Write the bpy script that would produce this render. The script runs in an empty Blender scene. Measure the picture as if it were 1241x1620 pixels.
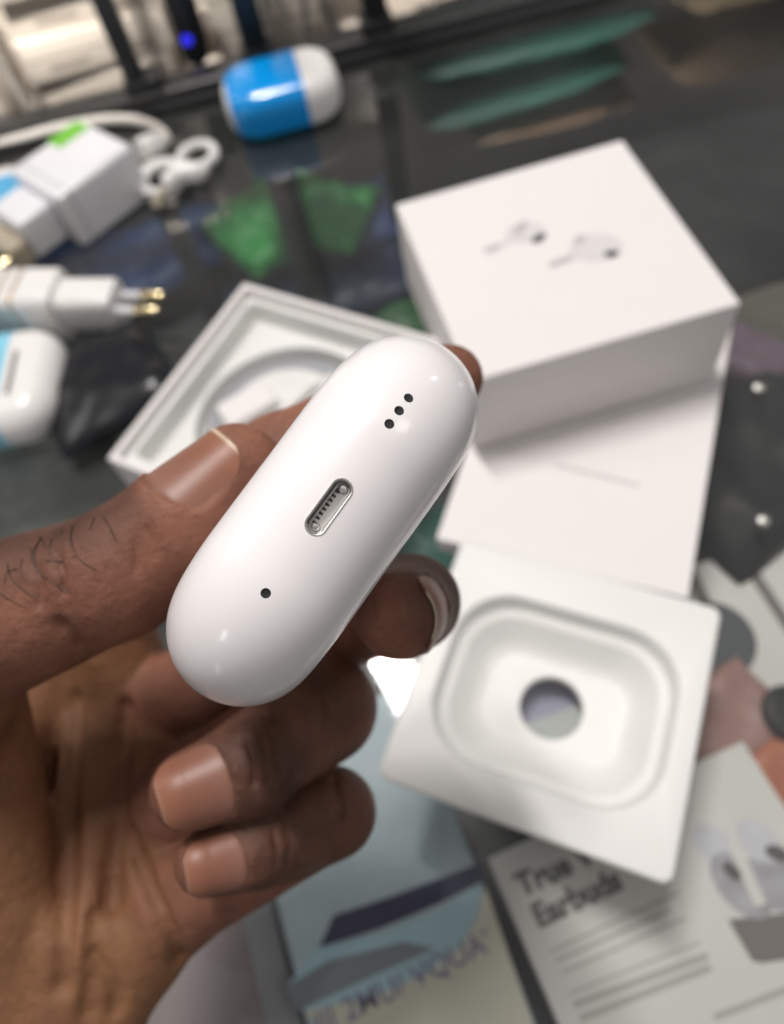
import bpy, bmesh, math, random
import numpy as np
from mathutils import Vector, Matrix, noise
random.seed(7); np.random.seed(7)
SC = bpy.context.scene
COL = SC.collection
S = 0.01                                   # all numbers below are centimetres
R = math.radians

# ------------------------------------------------------------------ camera
CAM_H = 27.0
FPX, CX, CY = 1179.0, 620.5, 810.0         # the photograph's lens, in its own pixels
M = np.array([[0.969, -0.24705, 0.0], [-0.21216, -0.83216, 0.51235], [-0.12658, -0.49647, -0.85878]])
cam_d = bpy.data.cameras.new('camera'); cam = bpy.data.objects.new('camera', cam_d); COL.objects.link(cam)
rt, upv, bk = M[:, 0], -M[:, 1], -M[:, 2]
cam.matrix_world = Matrix(((rt[0], upv[0], bk[0], 0), (rt[1], upv[1], bk[1], 0), (rt[2], upv[2], bk[2], CAM_H*S), (0, 0, 0, 1)))
cam_d.sensor_fit = 'VERTICAL'; cam_d.sensor_height = 36.0; cam_d.lens = FPX/1620*36
cam_d.clip_start = 0.005; cam_d.clip_end = 50
cam_d.dof.use_dof = True; cam_d.dof.focus_distance = 0.093
cam_d.dof.aperture_fstop = cam_d.lens/1.95; cam_d.dof.aperture_blades = 0
SC.camera = cam

# ------------------------------------------------------------------ light of the shop
SC.view_settings.view_transform = 'Standard'; SC.view_settings.look = 'None'
SC.view_settings.exposure = 0.0; SC.view_settings.gamma = 1.0
W = bpy.data.worlds.new('World'); SC.world = W; W.use_nodes = True
W.node_tree.nodes['Background'].inputs[0].default_value = (0.93, 0.89, 0.875, 1)
W.node_tree.nodes['Background'].inputs[1].default_value = 0.25
def lamp(name, loc, target, sx, sy, power, color=(1, 1, 1), roll=0):
    d = bpy.data.lights.new(name, 'AREA'); d.shape = 'RECTANGLE'; d.size = sx*S; d.size_y = sy*S
    d.energy = power; d.color = color
    o = bpy.data.objects.new(name, d); COL.objects.link(o)
    o.location = Vector(loc)*S
    q = (Vector(target)-Vector(loc)).to_track_quat('-Z', 'Y')
    o.rotation_euler = (q @ Matrix.Rotation(R(roll), 3, 'Z').to_quaternion()).to_euler()
    return o
lamp('ceiling_lamp', (-8, 64, 182), (-4, 20, 0), 9, 60, 28, (1, .955, .925), 12)
lamp('ceiling_lamp', (-150, 120, 190), (0, 20, 0), 40, 90, 8, (1, .96, .92))
lamp('ceiling_lamp', (150, -50, 195), (5, 15, 0), 40, 60, 5, (1, .97, .94))
lamp('ceiling_lamp', (-290, -218, 110), (0, 10, 10), 40, 55, 6.5, (1, .98, .96))
lamp('ceiling_lamp', (300, 190, 110), (0, 10, 10), 22, 45, 2.6, (1, .98, .96))
for lx_, pw_ in ((-16, 1.15), (22, 1.3)):
    sl_ = lamp('shelf_fill', (lx_, 6, 92), (lx_, 73, 3), 12, 12, pw_, (1, .95, .89)); sl_.data.spread = R(23)  # unseen fill lights added to brighten the cartons and bags behind the rail

# ------------------------------------------------------------------ helpers
def cam_pt(px, py, d):                     # camera-axis point (x right, y down, z away) in cm
    return np.array([(px-CX)/FPX*d, (py-CY)/FPX*d, d])
def at(px, py, d):
    return M @ cam_pt(px, py, d) + np.array([0, 0, CAM_H])
def on(px, py, z=0.0):                     # point at height z above the glass along a sight line
    d = M @ np.array([(px-CX)/FPX, (py-CY)/FPX, 1.0]); t = (z-CAM_H)/d[2]
    return np.array([0, 0, CAM_H]) + d*t

def tag(o, label=None, cat=None, group=None, kind=None):
    if label: o['label'] = label
    if cat: o['category'] = cat
    if group: o['group'] = group
    if kind: o['kind'] = kind
    return o
def thing(name, label, cat, loc=(0, 0, 0), rz=0, group=None, rot=None):
    o = bpy.data.objects.new(name, None); COL.objects.link(o)
    o.empty_display_size = 0.01
    if rot is not None:
        m = Matrix(rot).to_4x4(); m.translation = Vector(loc)*S; o.matrix_world = m
    else:
        o.location = Vector(loc)*S; o.rotation_euler = (0, 0, rz)
    return tag(o, label, cat, group)
def mesh(name, bm, mat, parent=None, smooth=True, ang=35, wn=False):
    me = bpy.data.meshes.new(name)
    bmesh.ops.recalc_face_normals(bm, faces=bm.faces)
    bmesh.ops.scale(bm, vec=(S, S, S), verts=bm.verts)
    bm.to_mesh(me); bm.free()
    if smooth:
        me.shade_smooth(); me.set_sharp_from_angle(angle=R(ang))
    o = bpy.data.objects.new(name, me); COL.objects.link(o)
    if mat: me.materials.append(mat)
    if parent: o.parent = parent
    if wn:
        w_ = o.modifiers.new('normals', 'WEIGHTED_NORMAL'); w_.keep_sharp = True; w_.weight = 90
    return o
def new(): return bmesh.new()
def box(bm, x0, y0, z0, x1, y1, z1, bev=0.0, seg=2, mat=None):
    b = bmesh.new(); bmesh.ops.create_cube(b, size=1)
    for v in b.verts:
        v.co = Vector(((v.co.x+.5)*(x1-x0)+x0, (v.co.y+.5)*(y1-y0)+y0, (v.co.z+.5)*(z1-z0)+z0))
    if bev > 0:
        bmesh.ops.bevel(b, geom=b.edges[:], offset=bev, segments=seg, profile=.5, affect='EDGES')
    if mat is not None: bmesh.ops.transform(b, matrix=mat, verts=b.verts)
    merge(bm, b); return bm
def merge(bm, b):
    me = bpy.data.meshes.new('t'); b.to_mesh(me); b.free(); bm.from_mesh(me); bpy.data.meshes.remove(me)
def rr(w, d, r, z, n=7, cx=0, cy=0):       # rounded rectangle ring
    r = min(r, w/2-1e-4, d/2-1e-4); P = []
    for sx, sy, a0 in ((1, 1, 0), (-1, 1, 90), (-1, -1, 180), (1, -1, 270)):
        for k in range(n):
            a = R(a0+90*k/(n-1)); P.append((cx+sx*(w/2-r)+r*math.cos(a), cy+sy*(d/2-r)+r*math.sin(a), z))
    return P
def loft(bm, rings, cap0=True, cap1=True, closed=True):
    L = [[bm.verts.new(p) for p in r] for r in rings]
    n = len(L[0])
    for a, b in zip(L[:-1], L[1:]):
        for i in range(n if closed else n-1):
            j = (i+1) % n
            bm.faces.new((a[i], a[j], b[j], b[i]))
    if cap0: bm.faces.new(L[0][::-1])
    if cap1: bm.faces.new(L[-1])
    return L
def tube(bm, pts, rad, n=10, cap=True, sq=None):
    P = [Vector(p) for p in pts]; rads = rad if hasattr(rad, '__len__') else [rad]*len(P)
    T = []
    for i in range(len(P)):
        t = (P[min(i+1, len(P)-1)]-P[max(i-1, 0)]); T.append(t.normalized())
    u = T[0].orthogonal().normalized(); rings = []
    for i in range(len(P)):
        u = (u-T[i]*u.dot(T[i])).normalized(); v = T[i].cross(u)
        rings.append([P[i]+(u*math.cos(2*math.pi*k/n)+v*math.sin(2*math.pi*k/n))*rads[i] for k in range(n)])
    loft(bm, rings, cap, cap)
def spline(pts, m=8):                      # Catmull-Rom through points
    P = [np.array(p, float) for p in pts]; P = [2*P[0]-P[1]]+P+[2*P[-1]-P[-2]]; out = []
    for i in range(1, len(P)-2):
        for k in range(m):
            t = k/m; a, b, c, d = P[i-1], P[i], P[i+1], P[i+2]
            out.append(.5*((2*b)+(-a+c)*t+(2*a-5*b+4*c-d)*t*t+(-a+3*b-3*c+d)*t**3))
    out.append(P[-2]); return out
def lathe(bm, prof, n=24, c=(0, 0, 0)):
    loft(bm, [[(c[0]+r*math.cos(2*math.pi*k/n), c[1]+r*math.sin(2*math.pi*k/n), c[2]+z) for k in range(n)] for r, z in prof])
def patch(bm, pts, z):                     # flat print, a hair above the sheet it is on
    bm.faces.new([bm.verts.new((p[0], p[1], z)) for p in pts])
def disc(bm, cx, cy, rx, ry, z, rot=0, n=28):
    patch(bm, [(cx+rx*math.cos(a)*math.cos(rot)-ry*math.sin(a)*math.sin(rot), cy+rx*math.cos(a)*math.sin(rot)+ry*math.sin(a)*math.cos(rot)) for a in [2*math.pi*k/n for k in range(n)]], z)
def stroke(bm, a, b, w, z):
    a = Vector(a); b = Vector(b); d = (b-a).normalized(); p = Vector((-d.y, d.x))*w/2
    patch(bm, [a-p, b-p, b+p, a+p], z)
def text(name, body, size, loc, rz, mat, parent, bold=0.0):
    c = bpy.data.curves.new(name, 'FONT'); c.body = body; c.size = size*S; c.offset = bold*S; c.resolution_u = 3
    t = bpy.data.objects.new(name, c); COL.objects.link(t)
    dg = bpy.context.evaluated_depsgraph_get(); me = bpy.data.meshes.new_from_object(t.evaluated_get(dg))
    bpy.data.objects.remove(t); bpy.data.curves.remove(c)
    o = bpy.data.objects.new(name, me); COL.objects.link(o)
    me.materials.clear(); me.materials.append(mat)
    o.parent = parent; o.location = Vector(loc)*S; o.rotation_euler = (0, 0, rz)
    return o
def copy_tree(o, parent=None):
    c = o.copy(); COL.objects.link(c)
    if parent: c.parent = parent
    for ch in list(o.children): copy_tree(ch, c)
    return c

# ------------------------------------------------------------------ materials
def pm(name, col, rough=.5, metal=0, spec=.5, coat=0, coat_r=.05, var=.06, vs=60, bump=0, bs=300, sss=0, alpha=None, trans=0, ior=1.45):
    m = bpy.data.materials.new(name); m.use_nodes = True; nt = m.node_tree; N = nt.nodes; L = nt.links
    b = N['Principled BSDF']
    b.inputs['Roughness'].default_value = rough; b.inputs['Metallic'].default_value = metal
    b.inputs['Specular IOR Level'].default_value = spec; b.inputs['Coat Weight'].default_value = coat
    b.inputs['Coat Roughness'].default_value = coat_r; b.inputs['IOR'].default_value = ior
    b.inputs['Transmission Weight'].default_value = trans
    if sss:
        b.inputs['Subsurface Weight'].default_value = sss; b.inputs['Subsurface Radius'].default_value = (.004, .0015, .0008); b.inputs['Subsurface Scale'].default_value = 1.0
    tc = N.new('ShaderNodeTexCoord'); nz = N.new('ShaderNodeTexNoise'); nz.inputs['Scale'].default_value = vs; nz.inputs['Detail'].default_value = 4
    L.new(tc.outputs['Object'], nz.inputs['Vector'])
    mx = N.new('ShaderNodeMix'); mx.data_type = 'RGBA'
    mx.inputs['A'].default_value = (*[max(0, c*(1-var)) for c in col], 1); mx.inputs['B'].default_value = (*[min(1, c*(1+var)) for c in col], 1)
    L.new(nz.outputs['Fac'], mx.inputs['Factor']); L.new(mx.outputs['Result'], b.inputs['Base Color'])
    if bump:
        n2 = N.new('ShaderNodeTexNoise'); n2.inputs['Scale'].default_value = bs; n2.inputs['Detail'].default_value = 5
        L.new(tc.outputs['Object'], n2.inputs['Vector'])
        bp = N.new('ShaderNodeBump'); bp.inputs['Strength'].default_value = bump; bp.inputs['Distance'].default_value = .0006
        L.new(n2.outputs['Fac'], bp.inputs['Height']); L.new(bp.outputs['Normal'], b.inputs['Normal'])
    return m
def smear(m, lo, hi, scale):
    N = m.node_tree.nodes; L = m.node_tree.links; nz = N.new('ShaderNodeTexNoise'); nz.inputs['Scale'].default_value = scale; nz.inputs['Detail'].default_value = 6; nz.inputs['Distortion'].default_value = 1.5
    tc = N.new('ShaderNodeTexCoord'); L.new(tc.outputs['Object'], nz.inputs['Vector']); mp = N.new('ShaderNodeMapRange'); mp.inputs['From Min'].default_value = .35; mp.inputs['From Max'].default_value = .7; mp.inputs['To Min'].default_value = lo; mp.inputs['To Max'].default_value = hi
    L.new(nz.outputs['Fac'], mp.inputs['Value']); L.new(mp.outputs['Result'], N['Principled BSDF'].inputs['Coat Roughness'])
def glass(name, tint, rough=.02, both=1.8, haze=.028):     # both = reflection of the two faces together; reflected haze is painted as pale diffuse
    m = bpy.data.materials.new(name); m.use_nodes = True; N = m.node_tree.nodes; L = m.node_tree.links
    N.remove(N['Principled BSDF'])
    fr = N.new('ShaderNodeFresnel'); fr.inputs['IOR'].default_value = 1.5
    tr = N.new('ShaderNodeBsdfTransparent'); tr.inputs[0].default_value = (*tint, 1)
    gl = N.new('ShaderNodeBsdfGlossy'); gl.inputs['Roughness'].default_value = rough
    nz = N.new('ShaderNodeTexNoise'); nz.inputs['Scale'].default_value = 9; nz.inputs['Detail'].default_value = 6
    mp = N.new('ShaderNodeMapRange'); mp.inputs['From Min'].default_value = .4; mp.inputs['From Max'].default_value = .8; mp.inputs['To Min'].default_value = rough; mp.inputs['To Max'].default_value = rough+.05
    L.new(nz.outputs['Fac'], mp.inputs['Value']); L.new(mp.outputs['Result'], gl.inputs['Roughness'])
    ge = N.new('ShaderNodeNewGeometry'); sb = N.new('ShaderNodeMath'); sb.operation = 'SUBTRACT'; sb.inputs[0].default_value = 1; L.new(ge.outputs['Backfacing'], sb.inputs[1])
    m2 = N.new('ShaderNodeMath'); m2.operation = 'MULTIPLY'; L.new(fr.outputs[0], m2.inputs[0]); m2.inputs[1].default_value = both; m2.use_clamp = True
    mu = N.new('ShaderNodeMath'); mu.operation = 'MULTIPLY'; L.new(m2.outputs[0], mu.inputs[0]); L.new(sb.outputs[0], mu.inputs[1])
    ms = N.new('ShaderNodeMixShader'); L.new(mu.outputs[0], ms.inputs[0]); L.new(tr.outputs[0], ms.inputs[1]); L.new(gl.outputs[0], ms.inputs[2])
    df = N.new('ShaderNodeBsdfDiffuse'); df.inputs[0].default_value = (.75, .77, .76, 1)
    n3 = N.new('ShaderNodeTexNoise'); n3.inputs['Scale'].default_value = 14; n3.inputs['Detail'].default_value = 7
    mp2 = N.new('ShaderNodeMapRange'); mp2.inputs['From Min'].default_value = .3; mp2.inputs['From Max'].default_value = .75; mp2.inputs['To Min'].default_value = haze*.5; mp2.inputs['To Max'].default_value = haze*1.6; L.new(n3.outputs['Fac'], mp2.inputs['Value'])
    mu2 = N.new('ShaderNodeMath'); mu2.operation = 'MULTIPLY'; L.new(mp2.outputs['Result'], mu2.inputs[0]); L.new(sb.outputs[0], mu2.inputs[1])
    md_ = N.new('ShaderNodeMixShader'); L.new(mu2.outputs[0], md_.inputs[0]); L.new(ms.outputs[0], md_.inputs[1]); L.new(df.outputs[0], md_.inputs[2])
    L.new(md_.outputs[0], N['Material Output'].inputs['Surface'])
    return m
m_case = pm('white_gloss_plastic', (.90, .872, .876), .28, spec=.45, coat=.4, coat_r=.05, var=.012, vs=400, sss=.0)
smear(m_case, .03, .16, 70)
m_board = pm('white_card', (.79, .76, .75), .55, var=.015, vs=90, bump=.05, bs=1500)
m_card2 = pm('cool_white_card', (.82, .82, .80), .6, var=.02, vs=80, bump=.06, bs=1200)
m_pulp = pm('white_moulded_paper', (.76, .76, .74), .42, var=.02, vs=70, bump=.08, bs=900)
m_metal = pm('port_metal', (.80, .78, .76), .3, metal=1, var=.1, vs=300)
m_portf = pm('port_floor_metal', (.36, .345, .335), .4, metal=.3, var=.15, vs=500)
m_dark = pm('dark_mesh', (.012, .013, .016), .55, var=.6, vs=5000, bump=.4, bs=6000)
m_ledge = pm('contact_dark', (.03, .025, .02), .4, metal=.5)
m_print1 = pm('grey_print', (.46, .44, .44), .6, var=.25, vs=200); m_print2 = pm('dark_print', (.05, .05, .055), .6); m_print3 = pm('pale_grey_print', (.65, .63, .63), .6, var=.12, vs=150)
m_black = pm('black_powder_metal', (.018, .019, .021), .35, spec=.5, var=.2, bump=.05)
m_rail = pm('black_rail', (.03, .03, .031), .3, metal=.3, var=.2, vs=20)
m_blackpl = pm('black_glossy_plastic', (.014, .015, .018), .18, var=.3)
m_blue = pm('bright_blue_film', (.0, .30, .80), .22, coat=.4, var=.1, vs=25)
m_lblue = pm('pale_blue_film', (.25, .62, .80), .3, var=.08)
m_mblue = pm('mid_blue_film', (.10, .42, .72), .3, var=.2, vs=40)
m_wpl = pm('white_plastic', (.83, .815, .80), .3, coat=.15, var=.02)
m_wplc = pm('cool_white_plastic', (.80, .80, .83), .32, coat=.15, var=.02)
m_cable = pm('white_cable_rubber', (.74, .70, .65), .45, var=.05)
m_green = pm('lime_sticker', (.16, .52, .035), .5)
m_brass = pm('brass', (.80, .68, .42), .22, metal=1, var=.1)
m_copper = pm('copper_band', (.62, .42, .25), .3, metal=.8, var=.15)
m_tan = pm('cream_plug_base', (.42, .37, .28), .45, var=.2, vs=120)
m_carton = [pm('cream_carton', c, .6, var=.05, vs=25, bump=.05, bs=500) for c in ((.60, .54, .47), (.52, .47, .41), (.66, .60, .54), (.44, .40, .35))]
m_cprint = pm('carton_print', (.26, .22, .19), .6)
m_led = pm('blue_led', (.0, .0, .2), .4)
e = m_led.node_tree.nodes['Principled BSDF']; e.inputs['Emission Color'].default_value = (.03, .03, 1, 1); e.inputs['Emission Strength'].default_value = .9
m_glass = glass('counter_glass', (.968, .972, .965))
m_clear = glass('clear_film', (.93, .94, .95), .08)
m_floor = pm('cabinet_floor_laminate', (.03, .033, .036), .5, var=.4, vs=14)
def film(name, col, rough=.42): return pm(name, col, rough, spec=.3, var=.3, vs=30, bump=.1, bs=90)
f_green = film('green_film', (.03, .28, .06)); f_dgreen = film('dark_green_film', (.02, .09, .03)); f_teal = film('teal_film', (.05, .17, .14)); f_navy = film('navy_film', (.012, .022, .055))
f_blue = film('blue_film', (.012, .042, .14)); f_grey = film('grey_film', (.13, .14, .125)); f_brown = film('brown_film', (.06, .044, .03)); f_tan = film('tan_film', (.15, .11, .065))
f_purple = film('mauve_film', (.16, .115, .15)); f_black = film('black_film', (.014, .015, .017), .5); f_pink = film('pink_film', (.34, .20, .175)); f_orange = film('orange_film', (.46, .17, .10)); f_olive = film('olive_grey_film', (.11, .105, .088))
m_bluepr = pm('pale_blue_print', (.43, .53, .585), .5, var=.25, vs=55); m_navypr = pm('navy_print', (.035, .042, .10), .5); m_creampr = pm('cream_print', (.64, .63, .52), .5, var=.05)
m_lblpr = pm('sky_blue_print', (.38, .58, .68), .5, var=.12, vs=60); m_slate = pm('slate_print', (.19, .22, .25), .5, var=.2, vs=40); m_violet = pm('violet_print', (.20, .19, .31), .5)
m_mauve = pm('mauve_card', (.24, .205, .21), .6, var=.05, vs=20); m_gstrip = pm('grey_strip', (.25, .26, .28), .5, var=.15)
m_gbox = pm('grey_white_card', (.68, .675, .65), .55, var=.04); m_txt = pm('ink_grey', (.10, .10, .095), .6); m_txt2 = pm('pale_ink', (.42, .42, .39), .6)
m_trap = pm('taupe_print', (.17, .155, .15), .5); m_disc = pm('slate_disc_print', (.07, .078, .088), .5)

# ------------------------------------------------------------------ crumpled pouches
def pouch(name, label, cat, c, z, rz, w, d, h, mat, seed=0, crump=.35, freq=.45, group=None):
    t = tag(mesh_pouch(name, w, d, h, mat, seed, crump, freq), label, cat, group)
    t.location = Vector((c[0], c[1], z))*S; t.rotation_euler = (0, 0, R(rz)); return t
def mesh_pouch(name, w, d, h, mat, seed, crump, freq, n=34):
    b = new(); G = {}
    for side in (1, -1):
        for i in range(n+1):
            for j in range(n+1):
                if side == -1 and (i in (0, n) or j in (0, n)): G[side, i, j] = G[1, i, j]; continue
                u, v = i/n*2-1, j/n*2-1
                k = max(0, (1-u**4)*(1-v**4))**.6
                nz = noise.fractal(Vector((u*w*freq, v*d*freq, seed*7.3+side*3)), .8, 2.2, 2)
                rg = 1-abs(noise.noise(Vector((u*w*freq*.8+5, v*d*freq*.8, seed*3.1))))*2
                zz = h*.5+side*h*.5*k+(nz*crump+rg*crump*.5)*(k**.5)*(1 if side > 0 else .15)
                G[side, i, j] = b.verts.new((u*w/2+nz*.12*w/10, v*d/2+nz*.12, max(zz, .02)))
    for side in (1, -1):
        for i in range(n):
            for j in range(n):
                f = (G[side, i, j], G[side, i+1, j], G[side, i+1, j+1], G[side, i, j+1])
                try: b.faces.new(f if side > 0 else f[::-1])
                except ValueError: pass
    return mesh(name, b, mat, ang=60)
# ------------------------------------------------------------------ the counter
ct = thing('display_counter', 'black framed display counter topped with clear glass', 'counter', (0, 0, 0))
b = new(); box(b, -60, -60, -.6, 60, 50.2, 0, .05, 1); mesh('glass_top', b, m_glass, ct)
b = new(); box(b, -60, -60, -26, 60, 52, -25); mesh('cabinet_floor', b, m_floor, ct)
b = new(); box(b, -60, 54, -25, 60, 54.6, -1.2); mesh('back_panel', b, m_black, ct)
for px, py, yy, w in ((432, 235, 42.0, 1.9), (611, 150, 47.2, 1.7), (250, 300, 45.5, 1.3)):
    x = on(px, py, 0)[0]*yy/on(px, py, 0)[1]
    b = new(); box(b, x-w/2, yy-.6, -13.98, x+w/2, yy+.6, -.62, .1, 2); mesh('post_reflection', b, m_black, ct)  # black bars added under the glass to imitate the posts' dark reflections
b = new(); box(b, -61, 50.25, -1.2, 61, 52.4, 1.1, .3, 3); mesh('back_rail', b, m_rail, ct)
b = new(); box(b, -61, 49.6, .05, 61, 50.25, .5, .08, 2); mesh('glass_clamp', b, m_rail, ct)
for px, w, lean in ((222, 1.2, -.03), (403, 1.6, .01), (603, 1.5, .0)):
    x = on(px, 60 if px > 300 else 140, 1.1)[0]
    b = new(); box(b, x-w/2, 50.6, 1.1, x+w/2, 51.8, 34, .12, 2)
    po = mesh('post', b, m_black, ct)
    b = new(); box(b, x-w*.7, 50.3, 1.05, x+w*(1.35 if px < 300 else .7), 52.2, 2.0, .2, 2); mesh('post_foot', b, m_black, po)
b = new(); box(b, -60, -60, -14.6, 60, 53.9, -14, .05, 1); mesh('inner_shelf', b, m_floor, ct)

# shop floor
b = new(); box(b, -400, -400, -92, 400, 400, -90); tag(mesh('floor', b, pm('floor_tile', (.3, .28, .26), .4)), kind='structure')
tag(bpy.data.objects['floor'], 'shop floor', None)

# ------------------------------------------------------------------ cartons behind the counter
bt = thing('back_shelf', 'low cream shelf behind the black counter rail', 'shelf', (0, 70, 0))
b = new(); box(b, -60, -15, -17, 60, 25, -16); mesh('board', b, m_carton[1], bt)
b = new(); box(b, -60, 25, -60, 60, 26, 40); mesh('back_board', b, m_carton[3], bt)
protos = []
for i, (w, d, h) in enumerate(((13, 10, 3.2), (10.5, 9, 2.6), (15, 10, 4.2), (9, 8, 5.0))):
    t = thing('carton', 'cream carton stacked behind the counter rail', 'carton', (0, -300, 0), 0, 'cream cartons stacked behind the counter')
    b = new(); box(b, -w/2, -d/2, 0, w/2, d/2, h, .12, 2); mesh('carton_body', b, m_carton[i], t)
    b = new(); box(b, -w/2+.02, -d/2-.03, h*.55, w/2-.02, d/2+.03, h*.58); mesh('lid_seam', b, m_cprint, t)
    b = new(); box(b, -w*.34, -d/2-.025, h*.22, -w*.06, -d/2+.01, h*.36); mesh('printed_label', b, m_cprint if i % 2 else m_print1, t)
    b = new(); box(b, w*.18, -d/2-.025, h*.18, w*.38, -d/2+.01, h*.42); mesh('printed_label', b, m_cprint if i % 2 else m_print1, t)
    protos.append((t, w, d, h))
first = [True]*4
x = -46.0; col = 0; ORD = ['first', 'second', 'third', 'fourth', 'fifth', 'sixth', 'seventh', 'eighth', 'ninth', 'tenth', 'eleventh', 'twelfth', 'thirteenth']
while x < 4:
    i = random.choice((0, 1, 2, 3, 1)); top = -16+random.choice((15, 18, 22, 30))
    stk = []; w0 = protos[i][1]; y = 60.5+random.uniform(0, 2.5); z = -16.0
    while z < top:
        t, w, d, h = protos[i]
        o = t if first[i] else copy_tree(t); first[i] = False
        o.location = Vector((x+w0/2+random.uniform(-.5, .5), y+d/2-3+random.uniform(-1.2, 1.2), z))*S
        o.rotation_euler = (0, 0, R(random.uniform(-4, 4)))
        z += h+.02; stk.append(o)
        if random.random() < .35: i = random.choice([k for k in range(4) if protos[k][1] <= w0+1.5])
    for k, o in enumerate(stk[::-1]):
        o['label'] = '%s cream carton of the %s stack from the left behind the rail' % ('topmost' if k == 0 else ORD[k]+' from the top', ORD[col])
        o['label'] = o['label'].replace('topmost cream carton', 'topmost cream carton').replace('from the top cream carton of', 'cream carton from the top in')
    x += w0+random.uniform(.1, .8); col += 1

g_teal = film('bright_teal_film', (.036, .15, .12)); g_brown = film('kraft_film', (.20, .13, .075)); g_tan = film('light_kraft_film', (.36, .27, .15)); g_dark = film('dark_wrap', (.008, .008, .008))
zz_ = -16.0
for k, i in enumerate((2, 2, 3, 2, 2)):
    t, w, d, h = protos[i]; o = copy_tree(t)      # darker wrapping
    for c_ in o.children:
        c_.data = c_.data.copy(); c_.data.materials.clear(); c_.data.materials.append(g_dark)
    o.location = Vector((21+random.uniform(-.4, .4), 65.5+random.uniform(-.4, .4), zz_))*S; o.rotation_euler = (0, 0, R(random.uniform(-3, 3))); zz_ += h+.02
    o['group'] = 'dark cartons under the teal bags'; o['label'] = '%s dark carton from the bottom in the pile under the teal bags' % ORD[k]
def goods(name, label, x_, z_, w, h, mat, seed, y_=65, d=9, rz=0):
    return pouch(name, label, 'bag' if 'bag' in name else 'packet', (x_, y_), z_, rz, w, d, h, mat, seed, .6, .17)
goods('folded_bag', 'lowest teal folded bag on the pile behind the rail', 21, zz_, 21, 4.0, g_teal, 31)
goods('folded_bag', 'upper teal folded bag on the pile behind the rail', 20, zz_+3.9, 19, 4.2, g_teal, 32, rz=4)
goods('packet', 'brown packet lying on top of the teal bags behind the rail', 23, zz_+8.0, 15, 2.6, g_brown, 33)
b = new(); box(b, 33, 60.5, -15.98, 50, 72, 6, .2, 2); tag(mesh('carton', b, g_brown), 'tall brown carton behind the far right end of the rail', 'carton')
goods('packet', 'tan packet on the tall brown carton behind the rail', 41, 6.02, 14, 4.5, g_tan, 34, 66)
goods('packet', 'large brown packet above the tan packet behind the rail', 42, 10.4, 16, 6.5, g_brown, 35, 66)
# hanging things at the rail
p0 = on(275, 0, 10); 
def hang(px, py, y):                       # point on the vertical plane at depth y
    d = M @ np.array([(px-CX)/FPX, (py-CY)/FPX, 1.0]); t = y/d[1]
    return np.array([0, 0, CAM_H])+d*t
t = thing('charging_wand', 'slim black device with a blue light hanging by its cable behind the rail', 'device', hang(312, 92, 54.5))
P = [hang(*q, 54.5)-hang(312, 92, 54.5) for q in ((262, -60), (285, 5), (302, 55), (312, 92), (317, 104))]
b = new(); tube(b, spline(P, 5), [1.05]*11+[1.05, 1.0, .95, .9, .8, .55, .45, .4, .38, .3], 14); mesh('device_body', b, m_blackpl, t)
c = hang(297, 58, 54.5)-hang(312, 92, 54.5); b = new(); lathe(b, [(.0, 0), (.34, 0), (.34, .1), (0, .1)], 16)
o = mesh('indicator_light', b, m_led, t); o.location = Vector(c+np.array([0, -1.0, .3]))*S; o.rotation_euler = (R(70), 0, 0)
b = new(); tube(b, [P[-1], P[-1]+np.array([.2, -.3, -1.4]), P[-1]+np.array([.4, 0, -2.5])], .14, 8); mesh('cable', b, m_wpl, t)
def wire(pts, r, mat, label, name='hanging_cable'):
    Q = [hang(a, bb, y) for a, bb, y in pts]; o0 = Q[len(Q)//2]
    b = new(); tube(b, spline([q-o0 for q in Q], 8), r, 8); o = mesh(name, b, mat); o.location = Vector(o0)*S
    return tag(o, label, 'cable')
m_gcab = pm('grey_cable', (.22, .20, .18), .5); m_dcab = pm('dark_cable', (.05, .05, .05), .4)
wire([(-30, 20, 56), (5, 105, 55), (35, 155, 54.2), (62, 205, 53.4)], .28, m_gcab, 'grey cable slanting across the cartons at the left edge')
wire([(430, -20, 56), (460, 30, 56), (485, 85, 55.5)], .13, m_gcab, 'thin grey wire rising just right of the middle black post')
wire([(478, -20, 56), (484, 30, 55), (490, 95, 53.5)], .2, m_dcab, 'dark wire rising above the white end of the blue wrapped case')
wire([(505, -20, 56), (520, 30, 56), (548, 72, 55)], .16, m_dcab, 'bowed thin dark wire between the two right black posts')
wire([(415, -20, 56), (418, 20, 55.5), (408, 60, 54)], .16, m_dcab, 'short dark wire hugging the middle black post')
wire([(690, -20, 58), (684, 10, 58), (676, 30, 57)], .2, m_gcab, 'grey wire rising right of the rightmost black post')

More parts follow.
